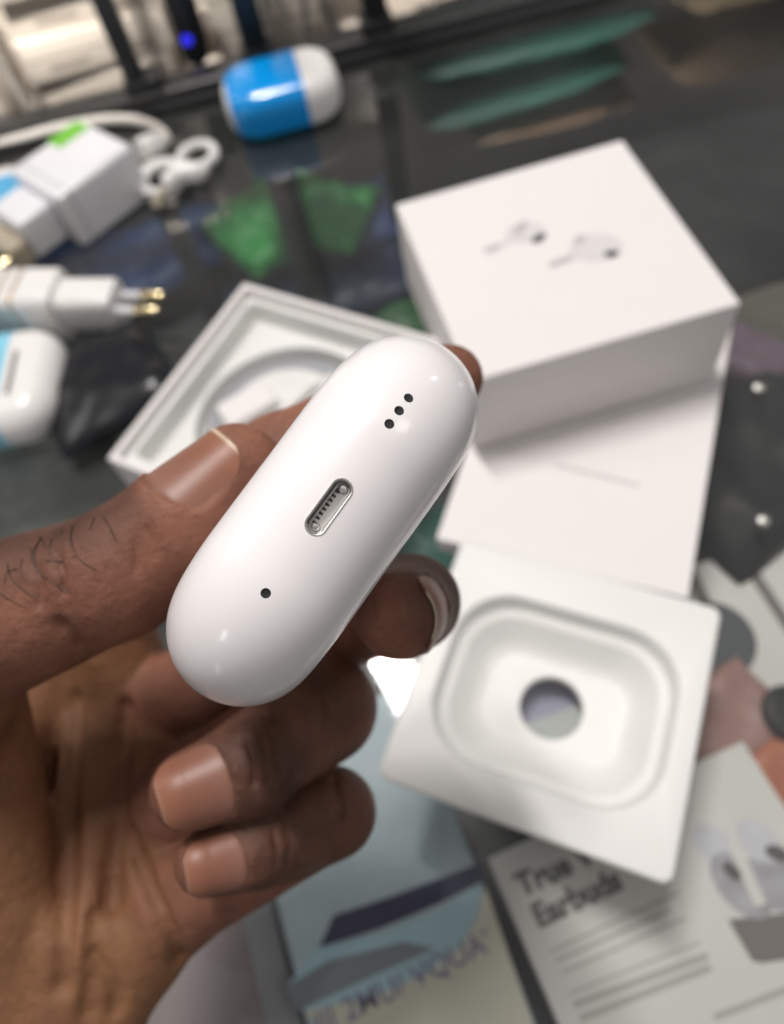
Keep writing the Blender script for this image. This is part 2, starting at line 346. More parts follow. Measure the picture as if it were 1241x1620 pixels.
# ------------------------------------------------------------------ swept rounded-plate case shell
def plate(bm, w, h, th, rc, nc=14, nph=14, ex=2.0):
    r = th/2; ri = max(rc-r, .02); hx, hz = w/2-r, h/2-r; core = []
    for sx, sz, a0 in ((1, 1, 0), (-1, 1, 90), (-1, -1, 180), (1, -1, 270)):
        for k in range(nc):
            a = R(a0+90*k/(nc-1)); core.append((sx*(hx-ri)+ri*math.cos(a), sz*(hz-ri)+ri*math.sin(a), math.cos(a), math.sin(a)))
    rings = []
    for k in range(nph+1):
        p = -math.pi/2+math.pi*k/nph; c, s = math.cos(p), math.sin(p)
        c = abs(c)**(2/ex); s = math.copysign(abs(s)**(2/ex), s)
        rings.append([(q[0]+r*c*q[2], r*s, q[1]+r*c*q[3]) for q in core])
    loft(bm, rings)
    return bm
def split(bm, co, no):
    geom = bm.verts[:]+bm.edges[:]+bm.faces[:]
    res = bmesh.ops.bisect_plane(bm, geom=geom, plane_co=co, plane_no=no, clear_outer=True)
    ed = [g for g in res['geom_cut'] if isinstance(g, bmesh.types.BMEdge)]
    bmesh.ops.edgeloop_fill(bm, edges=ed)
    return bm

# ------------------------------------------------------------------ the held case
CW, CH, CT, CR = 6.06, 4.52, 2.17, 2.0
CROT = ((.7602, -.64, .1142), (.6093, .6401, -.4683), (.2266, .4255, .8762))
case = thing('earbud_case', 'glossy white rounded earbud case held up in the hand, charging port facing out', 'earbud case', (-.977, 5.854, 17.466), rot=CROT)
b = plate(new(), CW, CH, CT, CR, 40, 48); split(b, (0, 0, -.83), (0, 0, -1))
body = mesh('case_body', b, m_case, case, ang=50)
b = plate(new(), CW, CH, CT, CR, 40, 48); split(b, (0, 0, -.86), (0, 0, 1)); mesh('case_lid', b, m_case, case, ang=50)
def zbot(x):
    a = abs(x)-(CW/2-CR); return CH/2-(CR-math.sqrt(CR*CR-a*a) if a > 0 else 0)
cut = new()
def stadium(w, d, z): return rr(w, d, d/2, z, 9)
loft(cut, [stadium(.80, .275, CH/2-.42), stadium(.80, .275, CH/2+.2)])
HOLES = [(-1.267, .063), (1.257, .063), (1.472, .063), (1.687, .063)]
for hx, hr in HOLES:
    zb = zbot(hx); c = new(); tiltv = math.asin(max(0, abs(hx)-(CW/2-CR))/CR)*(1 if hx > 0 else -1)
    lathe(c, [(hr, -.12), (hr, .2)], 20)
    bmesh.ops.transform(c, matrix=Matrix.Translation((hx, 0, zb)) @ Matrix.Rotation(tiltv, 4, 'Y'), verts=c.verts); merge(cut, c)
co = mesh('cutter', cut, None)
md = body.modifiers.new('cut', 'BOOLEAN'); md.operation = 'DIFFERENCE'; md.solver = 'EXACT'; md.object = co
co.parent = case; bpy.context.view_layer.update()
dg = bpy.context.evaluated_depsgraph_get(); me = bpy.data.meshes.new_from_object(body.evaluated_get(dg))
body.modifiers.clear(); old = body.data; body.data = me; bpy.data.meshes.remove(old)
me.materials.clear(); me.materials.append(m_case); me.shade_smooth(); me.set_sharp_from_angle(angle=R(50))
bpy.data.objects.remove(co)
for hx, hr in HOLES:
    zb = zbot(hx); tiltv = math.asin(max(0, abs(hx)-(CW/2-CR))/CR)*(1 if hx > 0 else -1)
    b = new(); lathe(b, [(0, -.11), (hr*.98, -.11), (hr*.98, -.012), (hr*.6, -.02), (0, -.022)], 20)
    bmesh.ops.transform(b, matrix=Matrix.Translation((hx, 0, zb)) @ Matrix.Rotation(tiltv, 4, 'Y'), verts=b.verts)
    mesh('speaker_hole' if hx > 0 else 'indicator_hole', b, m_dark, case)
port = None
b = new(); zt = CH/2
loft(b, [stadium(.795, .27, zt-.05), stadium(.80, .275, zt+.004), stadium(.785, .262, zt+.012), stadium(.755, .232, zt+.004), stadium(.735, .212, zt-.03), stadium(.735, .212, zt-.06)], False, False)
port = mesh('charging_port', b, m_metal, case)
b = new(); loft(b, [stadium(.735, .215, zt-.05), stadium(.72, .20, zt-.085), stadium(.70, .18, zt-.09)], False, True); mesh('port_floor', b, m_portf, port)
b = new(); box(b, -.29, .062, zt-.092, .29, .088, zt-.05, .006, 1); mesh('port_tongue', b, m_portf, port)
for k in range(8):
    b = new(); x = -.245+k*.066; box(b, x-.013, .008, zt-.095, x+.013, .058, zt-.080, .003, 1); mesh('contact', b, m_ledge, port)
for sx in (-1, 1):
    b = new(); lathe(b, [(0, 0), (.055, 0), (.055, .02), (.035, .04), (0, .045)], 12, (sx*.285, -.01, zt-.092)); mesh('port_latch', b, m_metal, port)
b = new(); box(b, .215, .0, zt-.093, .255, .05, zt-.07, .004, 1); mesh('contact', b, m_dark, port)

# ------------------------------------------------------------------ product box, sleeve, tray, box base
bx0 = on(631, 322, 5.4); bxc = (9.0, 23.05, 1.0)
pb = thing('product_box', 'square white earbud box with two earbuds printed on its top, standing on the white sleeve', 'box', bxc, R(2.4))
b = new(); box(b, -5.28, -5.38, 1.25, 5.28, 5.38, 4.42, .09, 3); mesh('box_lid', b, m_board, pb, ang=60, wn=True)
b = new(); box(b, -5.25, -5.35, 0, 5.25, 5.35, 1.22, .06, 2); mesh('box_bottom', b, m_board, pb, ang=60, wn=True)
def loc2(px, py, z, c, rz):
    q = on(px, py, z); dx, dy = q[0]-c[0], q[1]-c[1]; cs, sn = math.cos(-rz), math.sin(-rz)
    return (cs*dx-sn*dy, sn*dx+cs*dy)
lp = lambda px, py: loc2(px, py, 5.42, bxc, R(2.4))
zz = 4.425
b = new(); a0, a1 = lp(768, 398), lp(825, 374); stroke(b, a0, a1, .34, zz); c = lp(832, 368); disc(b, c[0], c[1], .85, .62, zz+.002, R(-10)); bud = mesh('printed_earbud', b, m_print3, pb, False)
b = new(); c = lp(853, 377); disc(b, c[0], c[1], .36, .2, zz+.004, R(25)); mesh('printed_mesh', b, m_print2, bud, False)
b = new(); c = lp(824, 360); disc(b, c[0], c[1], .42, .22, zz+.004, R(40)); stroke(b, a0, lp(790, 389), .3, zz+.003); mesh('printed_shade', b, m_print1, bud, False)
b = new(); a0, a1 = lp(870, 420), lp(930, 398); stroke(b, a0, a1, .34, zz); c = lp(943, 392); disc(b, c[0], c[1], 1.05, .8, zz+.002, R(-10)); bud = mesh('printed_earbud', b, m_print3, pb, False)
b = new(); c = lp(968, 402); disc(b, c[0], c[1], .3, .2, zz+.004, R(-10)); mesh('printed_mesh', b, m_print2, bud, False)
b = new(); c = lp(918, 379); disc(b, c[0], c[1], .3, .22, zz+.004, R(30)); stroke(b, a0, lp(905, 407), .3, zz+.003); mesh('printed_shade', b, m_print1, bud, False)

slv = thing('box_sleeve', 'flat white card sleeve lying under the product box', 'sleeve', (1.42, 13.83, 0), R(-31.0))
b = new(); box(b, 0, 0, 0, 9.55, 13.6, .98, .07, 3); mesh('sleeve_shell', b, m_board, slv, ang=60, wn=True)
b = new(); q0 = loc2(880, 735, 1, (1.42, 13.83), R(-31)); q1 = loc2(1012, 768, 1, (1.42, 13.83), R(-31)); stroke(b, q0, q1, .1, .985); mesh('printed_line', b, m_print1, slv, False)

TRZ = R(-33.0)
tr = thing('insert_tray', 'white moulded insert tray with a rounded case recess and a round hole in its floor', 'tray', (3.68, 6.72, 0.02), TRZ)
b = new(); n = 9; ox, oy = .15, -.12
rings = [rr(5.4, 3.8, 1.2, 0, n, ox, oy), rr(6.2, 4.6, 1.4, .2, n, ox, oy), rr(8.2, 6.6, 2.2, 1.2, n, ox, oy), rr(8.3, 6.7, 2.2, 1.66, n, ox, oy), rr(9.25, 9.0, .34, 1.66, n, .1), rr(9.35, 9.1, .35, 1.72, n, .1), rr(9.35, 9.1, .35, 1.86, n, .1), rr(9.27, 9.02, .34, 1.92, n, .1), rr(9.1, 8.85, .3, 1.93, n, .1),
         rr(7.85, 6.25, 2.1, 1.92, n, ox, oy), rr(7.65, 6.05, 2.0, 1.82, n, ox, oy), rr(7.4, 5.8, 1.9, 1.30, n, ox, oy), rr(7.25, 5.65, 1.85, 1.22, n, ox, oy),
         rr(6.75, 5.15, 1.7, 1.20, n, ox, oy), rr(6.55, 4.95, 1.6, 1.1, n, ox, oy), rr(5.7, 4.1, 1.3, .55, n, ox, oy), rr(5.1, 3.5, 1.1, .32, n, ox, oy), rr(4.6, 3.0, 1.0, .28, n, ox, oy),
         rr(2.3, 2.3, 1.15, .27, n, ox, oy), rr(2.2, 2.2, 1.1, .22, n, ox, oy), rr(2.2, 2.2, 1.1, .005, n, ox, oy), rr(5.4, 3.8, 1.2, 0, n, ox, oy)]
loft(b, rings, False, False); mesh('tray_shell', b, m_pulp, tr, ang=60, wn=True)

BRZ = R(50.7); bc = np.array([-11.15, 20.6])+5.5*np.array([math.cos(BRZ), math.sin(BRZ)])+5.3*np.array([math.sin(BRZ), -math.cos(BRZ)])
bb = thing('open_box', 'open white box bottom with a cable tray inside, behind the thumb', 'box', (bc[0], bc[1], 0.02), BRZ)
b = new(); n = 4
loft(b, [rr(11, 10.6, .1, 0, n), rr(11, 10.6, .1, 2.5, n), rr(10.9, 10.5, .1, 2.55, n), rr(10.35, 9.95, .08, 2.55, n), rr(10.3, 9.9, .08, 2.45, n), rr(10.3, 9.9, .08, .15, n)], True, True); mesh('box_wall', b, m_board, bb, ang=60, wn=True)
b = new()
n = 16
loft(b, [rr(10.2, 9.8, .15, .3, n), rr(10.2, 9.8, .15, 2.15, n), rr(10.1, 9.7, .15, 2.2, n), rr(9.55, 9.15, .2, 2.2, n), rr(9.45, 9.05, .2, 2.1, n), rr(9.25, 8.85, .3, 1.3, n), rr(9.05, 8.65, .3, 1.2, n),
         rr(8.4, 8.4, 4.2, 1.2, n), rr(8.25, 8.25, 4.12, 1.1, n), rr(8.15, 8.15, 4.07, .45, n), rr(7.9, 7.9, 3.95, .34, n), rr(5.8, 5.8, 2.9, .34, n), rr(5.6, 5.6, 2.8, .45, n), rr(5.5, 5.5, 2.75, 1.2, n), rr(5.3, 5.3, 2.65, 1.35, n), rr(.1, .1, .04, 1.36, n)], False, True)
mesh('cable_tray', b, m_pulp, bb, ang=60, wn=True)
q = loc2(392, 640, 1.7, bc, BRZ)
b = new(); box(b, -1.25, -.75, 0, 1.25, .75, .5, .12, 2); o = mesh('cable_wrap', b, m_board, bb, ang=60, wn=True); o.location = Vector((q[0], q[1], 1.36))*S; o.rotation_euler = (0, 0, R(-30))

t = tag(bpy.data.objects.new('charging_cable', None), 'pale grey cable coiled in the round groove of the open box', 'cable'); COL.objects.link(t)
t.location = Vector((bc[0], bc[1], .37))*S
b = new(); pts = []
for k in range(190):
    a = k/48*2*math.pi; r_c = 3.72-.20*k/48; pts.append((r_c*math.cos(a), r_c*math.sin(a), .19+.36*((k//24) % 2)*0+.05*math.sin(a*3)))
tube(b, pts, .19, 8); mesh('cable_coil', b, pm('pale_grey_cable', (.36, .37, .39), .4, var=.05), t)
b = new(); tube(b, [(2.5, 1.8, .6), (1.4, 1.0, 1.25), (.4, .2, 1.3)], .19, 8); mesh('cable_end', b, m_wpl, t)
# ------------------------------------------------------------------ small wrapped cases
def wrapped_case(label, loc, rz, w, h, th, cutx, m_film, group, rx=0, slit=False, rc=1.9, ex=2.0):
    t = thing('earbud_case', label, 'earbud case', loc, rz, group)
    b = plate(new(), w, h, th, rc, 14, 14, ex); bmesh.ops.rotate(b, matrix=Matrix.Rotation(R(90), 3, 'X'), verts=b.verts); bmesh.ops.translate(b, vec=(0, 0, th/2), verts=b.verts)
    mesh('case_shell', b, m_wpl, t)
    b = plate(new(), w+.08, h+.08, th+.08, rc+.04, 14, 14, ex); bmesh.ops.rotate(b, matrix=Matrix.Rotation(R(90), 3, 'X'), verts=b.verts); bmesh.ops.translate(b, vec=(0, 0, th/2), verts=b.verts)
    split(b, (cutx, 0, 0), (1, 0, 0)); split(b, (-w/2+.35, 0, 0), (-1, 0, 0)); mesh('film_wrap', b, m_film, t)
    if slit:
        b = new(); box(b, cutx+.35, -1.5, th-.02, cutx+.62, 1.2, th+.02, .008, 1); mesh('slot', b, m_trap, t)
    return t
wrapped_case('white earbud case half wrapped in bright blue film beside the rail', (-.2, 46.1, .05), R(1), 7.1, 5.0, 2.8, 1.3, m_blue, None, rc=1.9, ex=2.7)
wrapped_case('white earbud case with pale blue film and a dark slot at the left edge', (-17.6, 27.6, .05), R(-7), 7.6, 6.4, 2.4, 1.45, m_lblue, None, slit=True)
tt = wrapped_case('pale blue and white case lying behind the square charger at the left edge', (-17.9, 42.3, .05), R(96), 5.4, 4.4, 2.2, 1.0, m_mblue, None, rc=1.4)
tt.rotation_euler = (0, 0, R(96))

# ------------------------------------------------------------------ chargers
ch = thing('wall_charger', 'square white wall charger with a lime sticker and two pin plug', 'charger', (-12.6, 41.7, .05), R(37))
b = new(); box(b, -2.7, -2.4, 0, 2.7, 2.4, 3.3, .3, 3); mesh('charger_body', b, m_wplc, ch)
b = new(); box(b, -1.92, -2.43, -.0, -1.86, 2.43, 3.325, .01, 1); mesh('moulding_seam', b, m_gstrip, ch)
b = new(); box(b, -5.0, -1.5, .5, -2.72, 1.5, 2.8, .25, 3); mesh('plug_block', b, m_wplc, ch)
b = new(); box(b, -6.3, -1.55, .4, -5.02, 1.75, 2.0, .3, 3); mesh('plug_base', b, m_tan, ch)
for sy in (-1, 1):
    b = new(); tube(b, [(-6.3, sy*1.0, 1.2), (-8.0, sy*1.0, 1.2), (-8.2, sy*1.0, 1.2)], [.24, .24, .15], 14); mesh('plug_pin', b, m_brass, ch)
b = new(); box(b, .2, 1.2, 3.3, 2.4, 2.41, 3.33); box(b, .2, 2.4, 1.9, 2.4, 2.43, 3.33); mesh('sticker', b, m_green, ch)
b = new(); box(b, 2.7, -1.6, 1.2, 2.74, -.8, 1.9); mesh('sticker', b, m_green, ch)
def path(pix): return [on(px, py, z) for px, py, z in pix]
def lay(name, pix, r, mat, label, cat, parts=()):
    Q = path(pix); o0 = Q[0]*1.0
    t = thing(name, label, cat, o0)
    b = new(); tube(b, spline([q-o0 for q in Q], 8), r, 10); mesh('cable', b, mat, t)
    return t, o0
t, o0 = lay('charging_cable', [(-40, 235, .4), (20, 222, .5), (90, 203, .6), (160, 190, .6), (215, 190, .6), (250, 203, .6), (263, 218, .7), (255, 235, .9)], .28, m_cable, 'white cable arching behind the square charger', 'cable')
b = new(); q0, q1 = on(258, 222, 1.0)-o0, on(220, 236, 1.4)-o0; tube(b, [q0, q0*.7+q1*.3, q0*.2+q1*.8, q1], [.35, .62, .62, .55], 12); mesh('connector', b, m_wpl, t)
t = thing('earphone_cable', 'small coiled white earphone cable beside the square charger', 'cable', on(280, 275, 0))
o0 = on(280, 275, 0)
b = new(); pts = []
for k in range(60):
    a = k/60*2*math.pi*2.6; c = on(256, 282, .5+k*.008)-o0; pts.append(c+np.array([1.45*math.cos(a), 1.55*math.sin(a), 0])*(1-.004*k))
tube(b, pts, .3, 10); mesh('coil', b, m_wpl, t)
b = new(); pts = []
for k in range(40):
    a = k/40*2*math.pi*1.6; c = on(313, 246, .6+k*.008)-o0; pts.append(c+np.array([1.05*math.cos(a), 1.1*math.sin(a), 0]))
tube(b, pts, .28, 10); mesh('coil', b, m_wpl, t)
b = new(); tube(b, spline([on(262, 292, 1.1)-o0, on(285, 275, 1.3)-o0, on(310, 272, 1.2)-o0, on(325, 268, 1.1)-o0], 5), [.5]*4+[.6]*8+[.45]*4, 12); mesh('earbud_stem', b, m_wpl, t)
b = new(); tube(b, spline([on(262, 300, .9)-o0, on(250, 318, .6)-o0, on(247, 328, .4)-o0], 5), .3, 10); mesh('plug_end', b, m_tan, t)

eu = thing('plug_charger', 'long white charger with copper rings and a two pin plug lying at the left edge', 'charger', on(120, 482, 1.4)*np.array([1, 1, 0])+np.array([0, 0, 1.55]), 0)
e0 = on(120, 482, 1.55); ex = on(240, 482, 1.55)-e0; ex /= np.linalg.norm(ex); ez = np.array([0, 0, 1.]); ey = np.cross(ez, ex)
eu.matrix_world = Matrix(((ex[0], ey[0], 0, e0[0]*S), (ex[1], ey[1], 0, e0[1]*S), (0, 0, 1, e0[2]*S), (0, 0, 0, 1)))
def xring(w, d, r, x): return [(x, p[0], p[1]) for p in rr(w, d, r, 0, 6)]
b = new(); loft(b, [xring(2.4, 2.6, .5, -6.5), xring(2.8, 3.0, .6, -6.2), xring(2.8, 3.0, .6, -.75), xring(2.6, 2.8, .6, -.5), xring(2.1, 2.3, .5, -.45)]); mesh('charger_body', b, m_wpl, eu)
b = new(); loft(b, [xring(2.05, 2.2, .5, -.5), xring(2.05, 2.2, .5, 2.3), xring(1.85, 2.0, .4, 2.5)]); mesh('plug_block', b, m_wpl, eu)
for k in range(5):
    xx = -5.6+k*.78
    b = new(); loft(b, [xring(2.84, 3.04, .62, xx-.09), xring(2.84, 3.04, .62, xx+.09)]); bmesh.ops.transform(b, matrix=Matrix.Shear('XY', 4, (0, 0)), verts=b.verts); mesh('copper_ring', b, m_copper, eu)
for sy in (-1, 1):
    b = new(); tube(b, [(2.45, sy*.52, .1), (3.5, sy*.52, .1)], .22, 12); o = mesh('plug_pin', b, m_wplc, eu)
    b = new(); tube(b, [(3.5, sy*.52, .1), (4.55, sy*.52, .1), (4.75, sy*.52, .1)], [.24, .24, .16], 12); mesh('pin_tip', b, m_brass, o)

pouch('plastic_bag', 'black shiny crumpled plastic bag between the left case and the open box base', 'bag', on(168, 610, .8), .02, 20, 6.4, 6.2, 1.6, film('black_gloss_film', (.014, .015, .018), .24), 3, .30, .13)

# ------------------------------------------------------------------ goods on the shelf under the glass
SZ = -14.0
def under(name, label, cat, px, py, z, rz, w, d, h, mat, seed, crump=.35, group=None):
    return pouch(name, label, cat, on(px, py, z+h*.6), z, rz, w, d, h, mat, seed, crump, .2, group)
under('packet', 'bright green reflection stand-in under the glass in front of the blue wrapped case', 'packet', 440, 345, -10.5, 24, 9.5, 8.5, 2.5, f_green, 1, .9)  # green reflection in the glass, imitated by an added packet
under('packet', 'small green reflection stand-in with a slanting edge under the glass right of the dark post reflection', 'packet', 522, 338, -10.0, -30, 6.0, 7, 2, f_green, 2, .9)  # second added packet in place of the green reflection
under('packet', 'blue reflection stand-in under the glass beside the open box base top corner', 'packet', 250, 395, -12.0, 20, 14, 9, 2, f_blue, 4)  # packet added in place of a blue reflection in the glass
under('packet', 'navy packet under the glass between the plug charger and the square charger', 'packet', 90, 420, -12.0, -8, 13, 7, 2, f_navy, 5)
under('packet', 'small dark blue reflection stand-in under the glass left of the product box', 'packet', 592, 330, -11.5, 10, 5, 7, 1.6, f_blue, 6)  # another blue reflection imitated by an added packet
under('packet', 'navy packet under the glass behind the open box base', 'packet', 520, 455, -13.0, 5, 16, 7, 2, f_navy, 7)
under('packet', 'olive grey packet under the glass right of the product box', 'packet', 1215, 520, -6, 10, 8, 5, 2, f_olive, 13)
under('packet', 'mauve packet under the glass right of the product box', 'packet', 1185, 565, -4.5, 30, 3.6, 4, 1.4, f_purple, 14)
bag = under('plastic_bag', 'large black shiny bag under the glass right of the white sleeve', 'bag', 1185, 720, -6, 20, 10, 9, 3.2, f_black, 15, .35)
under('plastic_bag', 'dark plastic bag under the glass right of the product box back corner', 'bag', 1130, 330, -8, 12, 14, 15, 3, f_black, 16, .2)
under('packet', 'grey packet under the glass in front of the left case', 'packet', 120, 775, -6, 25, 9, 5, 1.4, f_grey, 17)
under('packet', 'rounded dark grey packet under the glass at the left edge above the thumb', 'packet', 15, 760, -6.5, -40, 7.5, 7, 1.6, f_grey, 18)
under('packet', 'small grey packet under the glass left of the coiled cable reflection', 'packet', 235, 690, -8, 0, 4, 3, 1, f_olive, 19)
under('packet', 'dull green packet under the glass beside the held case', 'packet', 690, 855, -6, 10, 5, 3.5, 1.6, f_teal, 20)
under('packet', 'dark green packet under the glass behind the tip of the held case', 'packet', 650, 525, -5, 20, 5, 4, 1.6, f_dgreen, 21)
for k, (px, py, lab) in enumerate(((1200, 613, 'small bright rivet button under the glass beside the mauve packet'), (1207, 823, 'small steel rivet button on the black bag below the mauve packet'))):
    b = new(); lathe(b, [(.28, 0), (.26, .08), (.16, .15), (0, .17)], 18); o = mesh('glint', b, m_metal); o.location = Vector(on(px, py, -2.2))*S; tag(o, lab, 'glint')  # metal buttons added to make the bright specular glints

# printed boxes under the glass
def printed_box(name, label, TL, TR, BL, z, h, mat, cat='box'):
    a, r_, l_ = on(*TL, z), on(*TR, z), on(*BL, z)
    ux = r_-a; w = np.linalg.norm(ux); ux /= w; uy = np.array([-ux[1], ux[0], 0]); d = abs((l_-a)@uy)
    rz = math.atan2(ux[1], ux[0])
    t = thing(name, label, cat, (a[0], a[1], z-h), rz)
    b = new(); box(b, 0, -d, 0, w, 0, h, .08, 2); mesh('box_shell', b, mat, t)
    def lc(px, py):
        q = on(px, py, z)-a; return (q@ux, q@uy)
    return t, lc, w, d, h, rz
t, lc, w, d, h, rz = printed_box('retail_box', 'white retail box printed True Wireless Earbuds lying under the glass', (772, 1357), (1176, 1172), (965, 1830), -2.6, 3.2, m_gbox)
q = lc(826, 1418); text('printed_title', 'True Wireless', 1.02, (q[0], q[1], h+.01), R(0), m_txt, t, .05)
q = lc(852, 1468); text('printed_title', 'Earbuds', 1.02, (q[0], q[1], h+.01), R(0), m_txt, t, .05)
def bars(t, lc, lst, h, mat, name):
    for a, c, wd in lst:
        b = new(); stroke(b, lc(*a), lc(*c), wd, h+.008); mesh(name, b, mat, t, False)
bars(t, lc, [((872, 1505), (1075, 1412), .10), ((880, 1520), (1060, 1440), .12), ((888, 1540), (1085, 1452), .10), ((900, 1572), (1110, 1490), .08), ((908, 1590), (1120, 1512), .22), ((918, 1612), (1125, 1530), .22), ((1130, 1610), (1260, 1560), .2)], h, m_txt2, 'printed_line')
b = new(); patch(b, [lc(*p) for p in ((1152, 1455), (1190, 1520), (1205, 1524), (1300, 1510), (1300, 1420), (1240, 1445))][::-1], h+.009); mesh('printed_panel', b, m_trap, t, False)
m_bp = pm('bud_print_grey', (.38, .38, .41), .5, var=.5, vs=130); m_bp2 = pm('bud_print_pale', (.58, .585, .63), .5, var=.2, vs=130)
for a_, rx_, ry_, rot_, mt_, dz_ in (((1128, 1335), .55, .75, 25, m_bp2, .010), ((1172, 1400), .75, 1.15, 15, m_bp, .012), ((1224, 1390), .85, 1.0, -20, m_bp, .014), ((1200, 1330), .6, .8, 20, m_bp2, .016)):
    b = new(); c = lc(*a_); disc(b, c[0], c[1], rx_, ry_, h+dz_, R(rot_)); mesh('printed_earbud', b, mt_, t, False)
b = new(); stroke(b, lc(1158, 1330), lc(1204, 1432), .42, h+.020); mesh('printed_stem', b, m_gbox, t, False)
b = new(); c = lc(1230, 1350); disc(b, c[0], c[1], .4, .25, h+.022, R(-40)); mesh('printed_mesh', b, m_txt, t, False)
b = new(); c = lc(1158, 1378); disc(b, c[0], c[1], .22, .35, h+.022, R(20)); mesh('printed_mesh', b, m_txt, t, False)

t, lc, w, d, h, rz = printed_box('printed_package', 'pale blue and cream printed package with a navy band lying under the glass', (380, 1187), (643, 1083), (600, 1800), -3.2, 2.2, m_bluepr)
Z = h
def poly(name, pts, mat, dz=.006):
    b = new(); patch(b, [lc(*p) for p in pts][::-1], Z+dz); return mesh(name, b, mat, t, False)
poly('printed_panel', [(560, 1660), (480, 1600), (600, 1575), (680, 1540), (730, 1500), (756, 1455), (768, 1402), (850, 1640), (820, 1700)], m_creampr)
poly('printed_panel', [(500, 1500), (600, 1478), (700, 1440), (764, 1396), (752, 1445), (728, 1495), (670, 1538), (590, 1575), (480, 1600), (455, 1560)], m_lblpr, .010)
poly('printed_band', [(528, 1448), (620, 1418), (700, 1388), (764, 1364), (764, 1394), (700, 1428), (600, 1470), (505, 1500)], m_navypr, .014)
poly('printed_panel', [(455, 1560), (520, 1520), (640, 1490), (690, 1500), (600, 1540), (470, 1600)], m_slate, .018)
q = lc(505, 1640); text('printed_title', "III 2MU/ VQUA'", 1.0, (q[0], q[1], Z+.02), R(3), m_violet, t, .01)
t3 = thing('leaflet', 'violet and grey leaflet under the glass seen through the round hole of the tray', 'leaflet', (3.6, 6.5, -1.1), R(10))
b = new(); box(b, -2.6, -2.4, 0, 2.6, 2.4, .06); mesh('paper', b, pm('grey_leaflet_paper', (.50, .53, .52), .6), t3)
b = new(); patch(b, [(-2.5, .3), (2.5, -.1), (2.5, 2.3), (-2.5, 2.3)], .066); mesh('printed_panel', b, pm('violet_leaflet_print', (.36, .36, .48), .6), t3, False)
t2 = thing('folder', 'flat mauve grey card folder under the glass beneath the hand', 'folder', on(300, 1560, -4), R(8))
b = new(); box(b, -6, -4.5, -.4, 2.6, 4.5, 0, .06, 2); mesh('folder_cover', b, m_mauve, t2)
b = new(); box(b, 2.4, -4.5, -.5, 3.6, 4.5, .06, .06, 2); mesh('spine_strip', b, m_gstrip, t2)

t, lc, w, d, h, rz = printed_box('printed_carton', 'pale grey carton printed with a dark round disc at the right edge', (1060, 905), (1300, 830), (1110, 1130), -4.5, 2, m_gbox)
b = new(); c = lc(1128, 1012); disc(b, c[0], c[1], 1.75, 1.75, h+.008); mesh('printed_disc', b, m_disc, t, False)
bars(t, lc, [((1168, 870), (1260, 1010), .5), ((1085, 890), (1130, 985), .55)], h, m_trap, 'printed_bar')
under('packet', 'pink packet under the glass right of the insert tray', 'packet', 1150, 1140, -4, 20, 4.4, 3.4, 1.2, f_pink, 22)
under('packet', 'orange packet under the glass at the right edge', 'packet', 1262, 1228, -3.4, 25, 2.6, 3.0, .4, f_orange, 23)
b = new(); lathe(b, [(1.0, 0), (1.05, .3), (.95, .55), (.7, .62), (.65, .45), (0, .42)], 28); o = mesh('knob', b, f_black); o.location = Vector(on(1248, 1130, -2.8))*S; tag(o, 'round black knob under the glass right of the pink packet', 'knob')

# ------------------------------------------------------------------ the hand (one continuous surface)
def C3(px, py, d, r): p = cam_pt(px, py, d); return (p[0], p[1], p[2], r)
CH_ = {
 'thumb':  [C3(-60, 1002, 13.3, 1.45), C3(185, 908, 12.75, 1.10), C3(298, 818, 12.75, .98), C3(376, 742, 12.95, .80)],
 'index':  [C3(160, 930, 17.8, 1.05), C3(440, 722, 15.2, .83), C3(590, 652, 14.7, .74), C3(711, 599, 14.5, .66)],
 'middle': [C3(225, 1120, 18.2, 1.05), C3(600, 965, 16.3, .95), C3(652, 953, 13.9, .86), C3(632, 972, 12.3, .75)],
 'ring':   [C3(250, 1290, 16.9, 1.05), C3(510, 1120, 15.3, 1.08), C3(395, 1212, 13.8, .88), C3(300, 1250, 13.4, .70)],
 'pinky':  [C3(286, 1416, 16.0, 1.05), C3(525, 1285, 15.2, .86), C3(405, 1338, 13.95, .72), C3(327, 1364, 13.55, .58)],
}
PALM = [
 [C3(-60, 1002, 13.3, 1.45), C3(-260, 1330, 15.0, 2.0), C3(-420, 1900, 17.0, 2.4)],
 [C3(-60, 1120, 14.9, 1.2), C3(10, 1440, 15.6, 1.2), C3(20, 1700, 15.6, 1.4)],
 [C3(160, 1110, 18.4, .85), C3(148, 1330, 16.6, .85), C3(130, 1480, 15.6, .95), C3(90, 1680, 15.6, 1.25)],
 [C3(232, 1230, 17.6, .8), C3(222, 1370, 16.4, .75), C3(215, 1490, 15.9, .8), C3(140, 1640, 15.9, 1.1)],
 [C3(286, 1416, 16.0, 1.05), C3(210, 1500, 16.2, 1.05), C3(60, 1640, 16.5, 1.25), C3(-100, 1800, 17, 1.6)],
 [C3(150, 930, 17.9, 1.05), C3(215, 1120, 18.4, 1.1), C3(250, 1290, 17.0, 1.05), C3(286, 1416, 16.3, 1.0)],
 [C3(0, 1250, 18.2, 1.5), C3(-100, 1600, 17.6, 1.9), C3(-380, 1950, 17.6, 2.3)],
 [C3(100, 1050, 18.8, 1.2), C3(0, 1250, 18.5, 1.5)],
 [C3(150, 1300, 18.0, 1.2), C3(0, 1500, 17.6, 1.6)],
]
VX = .062
LO = np.array([-9.0, -4.2, 10.4]); HI = np.array([2.7, 11.6, 20.3])
NX, NY, NZ = [int(k) for k in np.ceil((HI-LO)/VX)]
ax = [np.float32(LO[i]+VX*np.arange(n)) for i, n in enumerate((NX, NY, NZ))]
